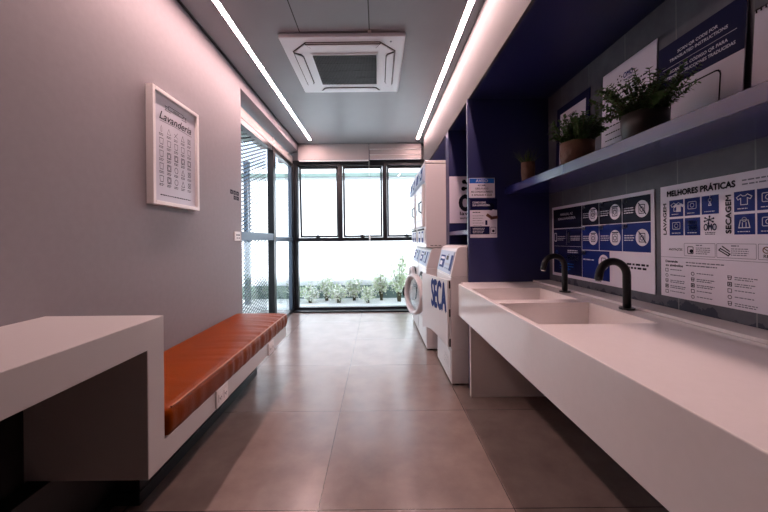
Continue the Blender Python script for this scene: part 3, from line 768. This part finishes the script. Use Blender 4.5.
# spiral pad
yl = 1.134
pad = thing('spiral_notepad', 'white spiral bound pad leaning on the shelf at the right edge', 'notepad', (1.25, .95, 1.512))
o = Vector((1.262, yl, 1.5125)); v = Vector((.022, .0, .37)); u = Vector((0, -1, 0)); n = Vector((-1, 0, .06)).normalized(); W_ = .34
mb = MB(); q = [o, o+u*W_, o+u*W_+v, o+v]; A = [mb.bm.verts.new(p) for p in q]; B = [mb.bm.verts.new(p+n*.012) for p in q]
mb.bm.faces.new(A); mb.bm.faces.new(B[::-1])
for i in range(4): mb.bm.faces.new((A[i], B[i], B[(i+1) % 4], A[(i+1) % 4]))
part('page', mb, 'paper', pad)
mb = MB()
for k in range(24):
    c_ = o+v+u*(.008+W_*k/24)+n*.006
    mb.tube([c_+Vector((0, 0, -.010))+n*.010, c_+n*.011, c_+Vector((0, 0, .007)), c_-n*.009, c_+Vector((0, 0, -.009))-n*.008], .0022, 5)
part('spiral_binding', mb, 'black', pad)

# notices on the blue side panel, facing the camera
def face_board(name, lab, x0, x1, z0, z1, yf, m='paper', th=.003):
    root = thing(name, lab, 'sign', ((x0+x1)/2, yf-th, z0))
    part('board', MB().box(x0, x1, yf-th, yf-.0002, z0, z1), m, root)
    return root, Sheet((x0, yf-th, z0), (1, 0, 0), (0, 0, 1), (0, -1, 0)), x1-x0, z1-z0
r, s, W_, H = face_board('notice_sign', 'small white AVISO notice with a blue heading on the blue side panel', .686, .880, 1.440, 1.588, 2.54)
s.rect('sky', .004, H-.040, W_-.004, H-.004); s.text('white', 'AVISO', W_/2, H-.032, .022, .09, align='c', bold=.012)
for k, t in enumerate(('AO SAIR,', 'DESLIGUE O', 'AR-CONDICIONADO', 'E APAGUE A LUZ')): s.text('ink', t, W_/2, H-.062-.024*k, .0135, (.06, .095, .165, .15)[k], align='c', bold=.02)
s.finish(r, NM)
r, s, W_, H = face_board('leaflet_sign', 'blue and white leaflet with printed figure below the AVISO notice', .692, .895, 1.140, 1.432, 2.54)
s.rect('navy', .0, H-.085, W_, H); s.text('white', 'COMO USAR', .02, H-.035, .014, .10, bold=.03); s.text('white', 'SUA LAVANDERIA', .02, H-.055, .014, .13, bold=.03)
s.greek('ink', .02, H-.105, .07, 1, .01, .006, seed=81)
for k in range(5): s.greek('grey', .02, H-.13-.018*k, .09, 1, .01, .004, seed=82+k)
s.disc('navyd', W_*.78, H-.06, .024, 2, ry=.028); s.poly('paper', [(W_*.62, .085), (W_, .085), (W_, H-.09), (W_*.85, H-.08), (W_*.68, H-.10)], 2)
s.line('skin', [(W_*.66, H-.125), (W_*.80, H-.145), (W_*.97, H-.14)], .022, 3)
s.rect('navy', .0, .025, W_*.72, .085, 2); s.greek('white', .02, .068, .09, 4, .011, .004, seed=90, lev=3); s.rect('navy', W_*.56, .095, W_*.64, .13, 3)
s.rrect('navy', W_*.76, .03, W_*.95, .078, .003, 3, .004); s.disc('navyd', W_*.855, .05, .010, 3)
s.finish(r, NM)
# OMO sign inside the machine bay
r, s, W_, H = face_board('lavanderia_sign', 'white sign with large black letters standing on the shelf above the washer', .694, 1.20, 1.285, 1.737, 3.27)
s.text('ink', 'OMO', .100, .125, .145, .33, bold=.05); s.text('ink', 'lavanderia', .10, .078, .034, .30, bold=.02); s.text('ink', 'automática', .10, .040, .022, .2)
cx, cz = .235, .345
for t, L in ((2.5, .115), (3.3, .10), (1.2, .08), (4.0, .07), (.2, .09), (5.6, .08)):
    s.line('ink', [(cx, cz), (cx+L*math.cos(t), cz+L*math.sin(t)*.8)], .022); s.disc('ink', cx+L*math.cos(t), cz+L*math.sin(t)*.8, .021)
s.finish(r, NM)

# ================================================================== PLANTS ON THE SHELF
def leafq(bm, p, d, up, L, Wd_):
    d = d.normalized(); sd = d.cross(up)
    if sd.length < 1e-4: sd = d.orthogonal()
    sd.normalize(); nn = sd.cross(d)
    a = bm.verts.new(p); b_ = bm.verts.new(p+d*L*.35+sd*Wd_/2+nn*Wd_*.12); c_ = bm.verts.new(p+d*L*.75+sd*Wd_*.38+nn*Wd_*.1); e = bm.verts.new(p+d*L)
    f = bm.verts.new(p+d*L*.75-sd*Wd_*.38+nn*Wd_*.1); g_ = bm.verts.new(p+d*L*.35-sd*Wd_/2+nn*Wd_*.12)
    for fc in ((a, b_, g_), (b_, c_, f, g_), (c_, e, f)): x = bm.faces.new(fc); x.smooth = True
def potted(lab, x, y, pr, ph, nst, L, leafL, leafW, seed, potm='pot', spread=.9, trail=0, kind='bush', zb=1.5125):
    R = random.Random(seed)
    t = thing('potted_plant', lab, 'plant', (x, y, zb), 'potted plants on the blue shelf')
    pm = MB().lathe((x, y, zb), [(pr*.84, 0), (pr*.9, .004), (pr, ph*.5), (pr, ph), (pr*.9, ph), (pr*.9, ph-.012)])
    part('pot', pm, potm, t)
    part('soil', MB().lathe((x, y, zb+ph-.013), [(pr*.89, 0), (pr*.89, .003), (pr*.4, .007)], 20), 'soil', t)
    sm, lm = MB(), MB()
    for k in range(nst):
        a = R.random()*2*PI; rr = pr*.75*math.sqrt(R.random()); p = Vector((x+rr*math.cos(a), y+rr*math.sin(a), zb+ph-.008))
        a2 = a+R.uniform(-.5, .5); lean = spread*(rr/pr)*R.uniform(.6, 1.2); d = Vector((math.cos(a2)*lean, math.sin(a2)*lean, 1)).normalized()
        tr = trail and k < trail
        if tr: d = Vector((-.25, -1.0 if k % 2 == 0 else .6, .55)).normalized(); p = Vector((x-.02, y-pr*.5 if k % 2 == 0 else y+pr*.5, zb+ph-.005))
        n = 7 if kind == 'bush' else 5; LL = L*R.uniform(.55, 1.05)*(1.25 if tr else 1); pts = [p.copy()]
        for i in range(n):
            d = (d+Vector((R.uniform(-.12, .12), R.uniform(-.12, .12), -.05 if not tr else -.10))).normalized(); p = p+d*LL/n
            if p.x > XR-.035: p.x = XR-.035
            pts.append(p.copy())
        if kind == 'grass':
            sm.tube(pts[:2], .0012, 4)
            for i in range(len(pts)-1):
                w = .0028*(1-i/len(pts)); s0 = d.cross(Vector((0, 0, 1))).normalized() if d.cross(Vector((0, 0, 1))).length > .01 else Vector((1, 0, 0))
                lm.quad(pts[i]+s0*w, pts[i]-s0*w, pts[i+1]-s0*w*.7, pts[i+1]+s0*w*.7)
            continue
        sm.tube(pts, .0013, 5)
        for i in range(1, len(pts)):
            for f_ in (0, .5):
                q = pts[i-1].lerp(pts[i], 1-f_*.9); dd = (pts[i]-pts[i-1]).normalized(); ph_ = R.random()*PI
                o1 = dd.orthogonal().normalized(); o1 = Matrix.Rotation(ph_, 3, dd) @ o1
                for sg in (1, -1): leafq(lm.bm, q, (o1*sg+dd*.45), dd, leafL*R.uniform(.7, 1.15), leafW*R.uniform(.8, 1.1))
    fo = part('foliage', lm, 'leaf2' if kind == 'grass' else 'leaf', t); part('stem', sm, 'stem', t)
    for f_ in (lm,): pass
potted('tiny grassy plant in a small brown pot at the far end of the blue shelf', 1.03, 2.31, .044, .135, 60, .115, .0, .0, 11, kind='grass', spread=1.3)
potted('bushy green plant in a brown pot in front of the navy bordered notice', 1.065, 1.80, .082, .124, 62, .155, .022, .014, 12, spread=1.2, trail=1)
potted('bushy green plant in a dark pot beside the QR poster, with trailing stems', 1.065, 1.345, .078, .108, 64, .175, .020, .013, 13, potm='potd', spread=1.15, trail=4)

# ================================================================== MACHINES
def slab_prof(xf, z0, z1, xb): return [(xf, z0), (xf, z1), (xb, z1), (xb, z0)]
def washer_body(xf, y0, y1, zt, depth=.70):
    m = MB(); xb = xf+depth
    m.box(xf+.006, xb-.004, y0+.006, y1-.006, .03, .86)
    m.prism(slab_prof(xf, .018, .276, xb), y0, y1, 'Y', .004)
    m.prism(slab_prof(xf, .281, .836, xb), y0, y1, 'Y', .004)
    m.prism([(xf, .841), (xf+.048, zt-.03), (xf+.055, zt-.012), (xf+.075, zt), (xb, zt), (xb, .841)], y0, y1, 'Y', .004)
    return m
def on_slant(xf, zt, v):
    """point on the sloping fascia, v 0..1 upwards"""
    return Vector((xf+.048*v, 0, .841+(zt-.03-.841)*v))
def console(root, xf, y0, y1, zt):
    lo, hi = on_slant(xf, zt, .0), on_slant(xf, zt, 1.0); v = (hi-lo); H = v.length; v.normalize(); n = Vector((-v.z, 0, v.x))
    s = Sheet(Vector((lo.x, y1, lo.z))+n*.001, (0, -1, 0), v, n); W_ = y1-y0
    mb = MB()
    def plate(a0, b0, a1, b1, th, off=0):
        q = [s.o+s.u*a+v*b_+n*off for a, b_ in ((a0, b0), (a1, b0), (a1, b1), (a0, b1))]
        A = [mb.bm.verts.new(p-n*.002) for p in q]; B = [mb.bm.verts.new(p+n*th) for p in q]
        mb.bm.faces.new(B)
        for i in range(4): mb.bm.faces.new((A[i], B[i], B[(i+1) % 4], A[(i+1) % 4]))
    plate(.03, .014, W_-.03, H-.010, .004)
    cp = part('control_panel', mb, 'silver', root)
    s.o = s.o+n*.004
    s.rect('decal', .09, .045, .29, .155, 1); s.rect('hole', .33, .12, .42, .155, 1); s.rect('white', .11, .065, .20, .10, 2); s.rect('white', .11, .12, .27, .14, 2)
    for k in range(5): s.disc('enamelg', .35+.035*k, .085, .011, 2); s.disc('decal', .35+.035*k, .05, .007, 2)
    s.rect('decal', .50, .04, .575, .165, 1); s.disc('hole', .40, .165, .010, 2)
    s.finish(cp, {'decal': 'sticker', 'hole': 'display', 'white': 'sticker_print', 'enamelg': 'button'})
    return cp
def feet(root, xf, y0, y1, d=.70):
    for xx in (xf+.05, xf+d-.05):
        for yy in (y0+.05, y1-.05): part('foot', MB().cyl((xx, yy, 0), (xx, yy, .022), .022, 12), 'rubber', root)

# near machine with the swung SECA door
xf, y0, y1, zt = .556, 2.600, 3.21, 1.072
nw = thing('clothes_dryer', 'white front loading machine with open flat SECA door, nearest to the sinks', 'dryer', (xf+.3, 2.9, 0))
part('body', washer_body(xf, y0, y1, zt, .70), 'enamel', nw)
part('top_lid', MB().box(xf+.085, xf+.70, y0+.012, y1-.012, zt, zt+.007, .003), 'enamel', nw)
console(nw, xf, y0, y1, zt); feet(nw, xf, y0, y1)
part('door_opening', MB().cyl((xf-.001, (y0+y1)/2, .56), (xf+.02, (y0+y1)/2, .56), .20, 40), 'glassd', nw)
kp = part('kick_panel', MB().box(xf-.004, xf, y0+.03, y1-.03, .055, .262, .0015), 'enamel', nw)
s = Sheet((xf-.004, y1-.03, .055), (0, -1, 0), (0, 0, 1), (-1, 0, 0))
for k in range(4): s.ring('enamelg', .33+.05*k, .08, .02, .004, 1); s.ring('enamelg', .36+.04*k, .13, .014, .004, 1)
s.finish(kp, {'enamelg': 'embossed_mark'})
# door
hx, hy = xf-.004, y0+.012
dd = Vector((-.118, .57, 0)).normalized(); n = Vector((-dd.y, dd.x, 0))
mb = MB(); Wd_ = .585; z0, z1 = .300, .815
prof = [(0, z0), (.10, z0+.010), (.24, z0+.038), (.36, z0+.046), (.50, z0+.034), (Wd_, z0+.010), (Wd_, z1-.012), (Wd_-.012, z1), (0, z1)]
A = [mb.bm.verts.new(Vector((hx, hy, 0))+dd*a+Vector((0, 0, z))) for a, z in prof]; B = [mb.bm.verts.new(v.co+n*.022) for v in A]
mb.bm.faces.new(A); mb.bm.faces.new(B[::-1])
for i in range(len(A)): mb.bm.faces.new((A[i], B[i], B[(i+1) % len(A)], A[(i+1) % len(A)]))
door = part('door', mb, 'enamel', nw, 'flat white door with large blue letters')
s = Sheet(Vector((hx, hy, 0))+dd*Wd_+n*.0222, -dd, (0, 0, 1), n)
s.text('decal', 'SECA', .245, .565, .225, .315, bold=.03, lev=1)
s.finish(door, {'decal': 'lettering'})
for zc in (.33, .56, .78): part('hinge', MB().cyl((hx-.004, hy+.004, zc-.03), (hx-.004, hy+.004, zc+.03), .008, 10), 'rubber', door)

# stacked pairs: washer below, dryer above
xs_ = .487; ya, yb = 3.430, 4.105; zs = 1.040
def ring_door(root, hinge, ang, R=.225, zc=.60):
    """round porthole door; hinge point (x,y), ang = swing from closed"""
    T = Matrix.Translation((hinge[0], hinge[1], zc)) @ Matrix.Rotation(ang, 4, 'Z') @ Matrix.Translation((0, R+.02, 0)) @ Matrix.Rotation(-PI/2, 4, 'Y')
    m = MB(); rg = []
    prof = [(R*.78, .0), (R*.80, .040), (R*.87, .055), (R*.95, .056), (R, .030), (R*.98, .0)]
    seg = 48
    for r_, z in prof: rg.append([m.bm.verts.new(T @ Vector((r_*math.cos(2*PI*k/seg), r_*math.sin(2*PI*k/seg), z))) for k in range(seg)])
    for i in range(len(rg)):
        A, B = rg[i], rg[(i+1) % len(rg)]
        for k in range(seg): f = m.bm.faces.new((A[k], A[(k+1) % seg], B[(k+1) % seg], B[k])); f.smooth = True
    d_ = part('door', m, 'enamel', root, 'round white porthole door')
    m = MB(); m.lathe((0, 0, 0), [(R*.755, .018), (R*.755, .024)], 40); 
    for v in m.bm.verts: v.co = T @ v.co
    part('door_glass', m, 'glass', d_)
    m = MB()
    m.tube([T @ Vector((0, -R*.97, .02)), T @ Vector((0, -R-.03, .0))], .026, 12); part('hinge', m, 'enamelg', d_)
    m = MB(); m.tube([T @ Vector((-.05, R*.93, .058)), T @ Vector((0, R*1.0, .066)), T @ Vector((.05, R*.93, .058))], .010, 8); part('handle', m, 'rubber', d_)
def make_washer(lab, ang):
    w = thing('washing_machine', lab, 'washing machine', (xs_+.3, (ya+yb)/2, 0), 'washing machines under the dryers')
    part('body', washer_body(xs_, ya, yb, zs), 'enamel', w); console(w, xs_, ya, yb, zs); feet(w, xs_, ya, yb)
    part('kick_panel', MB().box(xs_-.004, xs_, ya+.03, yb-.03, .055, .262, .0015), 'enamel', w)
    yc = (ya+yb)/2
    m = MB().cyl((xs_-.012, yc, .56), (xs_+.01, yc, .56), .215, 40); part('door_seal', m, 'rubber', w)
    m = MB().cyl((xs_-.013, yc, .56), (xs_-.0125, yc, .56), .17, 40); part('drum', m, 'chrome', w)
    return w
w1_ = make_washer('white washing machine with its round door swung open, under the nearer dryer', 0)
ring_door(w1_, (xs_-.004, ya+.02), math.radians(17.5), R=.222, zc=.540)
w2_ = make_washer('white washing machine under the dryer closest to the window', 0)
w2_.location.y += .70
WL[w2_.name] = WL[w2_.name]
# closed round door of the far washer, built in the near position and carried along by its parent
ring_door(w2_, (xs_-.015, ya+.10), 0.0, zc=.56)

def make_dryer(lab):
    zb = zs+.004; zt = 1.935
    t = thing('stacked_dryer', lab, 'dryer', (xs_+.3, (ya+yb)/2, zb), 'dryers stacked on the washing machines')
    m = MB(); xb = xs_+.70
    m.box(xs_, xb, ya, yb, zb, zt-.036, .010, 3)
    m.box(xs_-.004, xb, ya-.003, yb+.003, zt-.034, zt, .006)
    m.box(xs_+.028, xs_+.030, ya-.0012, ya, zb+.02, zt-.05)
    part('body', m, 'enamel', t)
    part('vent_slot', MB().box(xs_+.045, xs_+.075, ya-.0015, ya, zb+.022, zb+.028).box(xs_+.085, xs_+.115, ya-.0015, ya, zb+.022, zb+.028).box(xs_+.125, xs_+.155, ya-.0015, ya, zb+.022, zb+.028), 'hole', t)
    m = MB().prism([(xs_-.034, zt-.20), (xs_-.016, zt-.05), (xs_, zt-.045), (xs_, zt-.215)], ya+.012, yb-.012, 'Y', .003)
    cp = part('control_panel', m, 'silver', t)
    s = Sheet((xs_-.034, yb-.012, zt-.20), (0, -1, 0), (.018, 0, .15), (-.15, 0, .018))
    s.rect('decal', .08, .02, .27, .135, 2); s.rect('decal', .46, .015, .60, .14, 2); s.disc('hole', .36, .08, .022, 2); s.rect('white', .49, .05, .55, .09, 3)
    s.finish(cp, {'decal': 'sticker', 'hole': 'dial', 'white': 'sticker_print'})
    yc = (ya+yb)/2
    dr = part('door', MB().box(xs_-.030, xs_, ya+.05, yb-.05, zb+.22, zt-.235, .010, 3), 'enamel', t)
    part('door_window', MB().box(xs_-.033, xs_-.030, ya+.13, yb-.13, zb+.30, zt-.31, .001), 'glassd', dr)
    part('handle', MB().tube([(xs_-.03, ya+.085, zb+.36), (xs_-.058, ya+.085, zb+.38), (xs_-.058, ya+.085, zb+.46), (xs_-.03, ya+.085, zb+.48)], .008, 8), 'rubber', dr)
    part('lint_drawer', MB().box(xs_-.010, xs_, ya+.04, yb-.04, zb+.045, zb+.185, .003), 'enamel', t)
    part('drawer_grip', MB().box(xs_-.020, xs_-.004, ya+.10, yb-.10, zb+.186, zb+.204, .004), 'rubber', t)
    s = Sheet((xs_-.010, yb-.04, zb+.045), (0, -1, 0), (0, 0, 1), (-1, 0, 0))
    s.rect('decal', .10, .01, .27, .13, 1); s.rect('decal', .36, .01, .52, .13, 1); s.rect('white', .13, .06, .24, .11, 2); s.rect('white', .39, .06, .49, .11, 2)
    s.finish(t, {'decal': 'sticker', 'white': 'sticker_print'})
    return t
dy1 = make_dryer('tall white dryer stacked on the washing machine with the open round door')
dup(dy1, (0, .70, 0), 'white dryer stacked farthest back, closest to the window')

# ================================================================== GARDEN SHRUBS
def shrub(lab, x, y, rx, ry, h, nleaf, seed, flower=.4):
    R = random.Random(seed); zb = -.12
    t = thing('garden_shrub', lab, 'shrub', (x, y, zb), 'shrubs along the garden wall')
    lm, fm_, sm = MB(), MB(), MB()
    tips = []
    for k in range(16):
        a = R.random()*2*PI; r_ = math.sqrt(R.random()); tip = Vector((x+rx*r_*math.cos(a), y+ry*r_*math.sin(a), zb+h*R.uniform(.45, 1.0)*(1-.25*r_)))
        mid = Vector((x+(tip.x-x)*.4, y+(tip.y-y)*.4, zb+(tip.z-zb)*.55)); sm.tube([(x+R.uniform(-.03, .03), y+R.uniform(-.03, .03), zb), mid, tip], [.010, .006, .003], 5); tips.append((mid, tip))
    for k in range(nleaf):
        mid, tip = R.choice(tips); f_ = R.random()
        p = mid.lerp(tip, f_**.6)+Vector((R.gauss(0, .045), R.gauss(0, .04), R.gauss(0, .045))); p.z = max(p.z, zb+.03); p.y = min(p.y, 7.22)
        d_ = Vector((R.uniform(-1, 1), R.uniform(-1, 1), R.uniform(-.3, 1)))
        tgt = fm_ if R.random() < flower else lm
        leafq(tgt.bm, p, d_, Vector((R.uniform(-1, 1), R.uniform(-1, 1), R.uniform(-1, 1))), R.uniform(.035, .065), R.uniform(.018, .032))
    part('foliage', lm, 'gleaf', t); part('blossom', fm_, 'gflower', t); part('stem', sm, 'stem', t)
for lab, x, y, rx, ry, h, n_, sd, fl in (
    ('low pale shrub outside at the left corner of the window', -1.72, 6.98, .13, .12, .42, 500, 21, .4),
    ('pale flowering shrub outside, first one inside the end window from its left corner', -1.38, 6.80, .14, .12, .40, 800, 22, .6),
    ('pale flowering shrub outside, taller, between two lower ones near the left corner', -1.08, 7.04, .14, .11, .50, 850, 27, .6),
    ('pale flowering shrub outside just before the left upright of the window', -.80, 6.78, .14, .12, .38, 800, 23, .6),
    ('broad pale shrub outside behind the left upright of the window', -.50, 7.02, .15, .11, .48, 900, 28, .6),
    ('smallest rounded pale shrub outside in the middle of the row', -.22, 6.76, .13, .12, .34, 650, 24, .5),
    ('leafy medium shrub outside at the left foot of the tallest shrub', .06, 7.02, .14, .11, .62, 800, 25, .45),
    ('tallest, loosely branched green shrub outside, beside the open round washer door', .42, 6.86, .24, .16, 1.02, 1100, 26, .3),
    ('low green shrub outside, mostly hidden behind the stacked machines', .82, 6.95, .13, .11, .52, 500, 29, .3)):
    shrub(lab, x, y, rx, ry, h, n_, sd, fl)
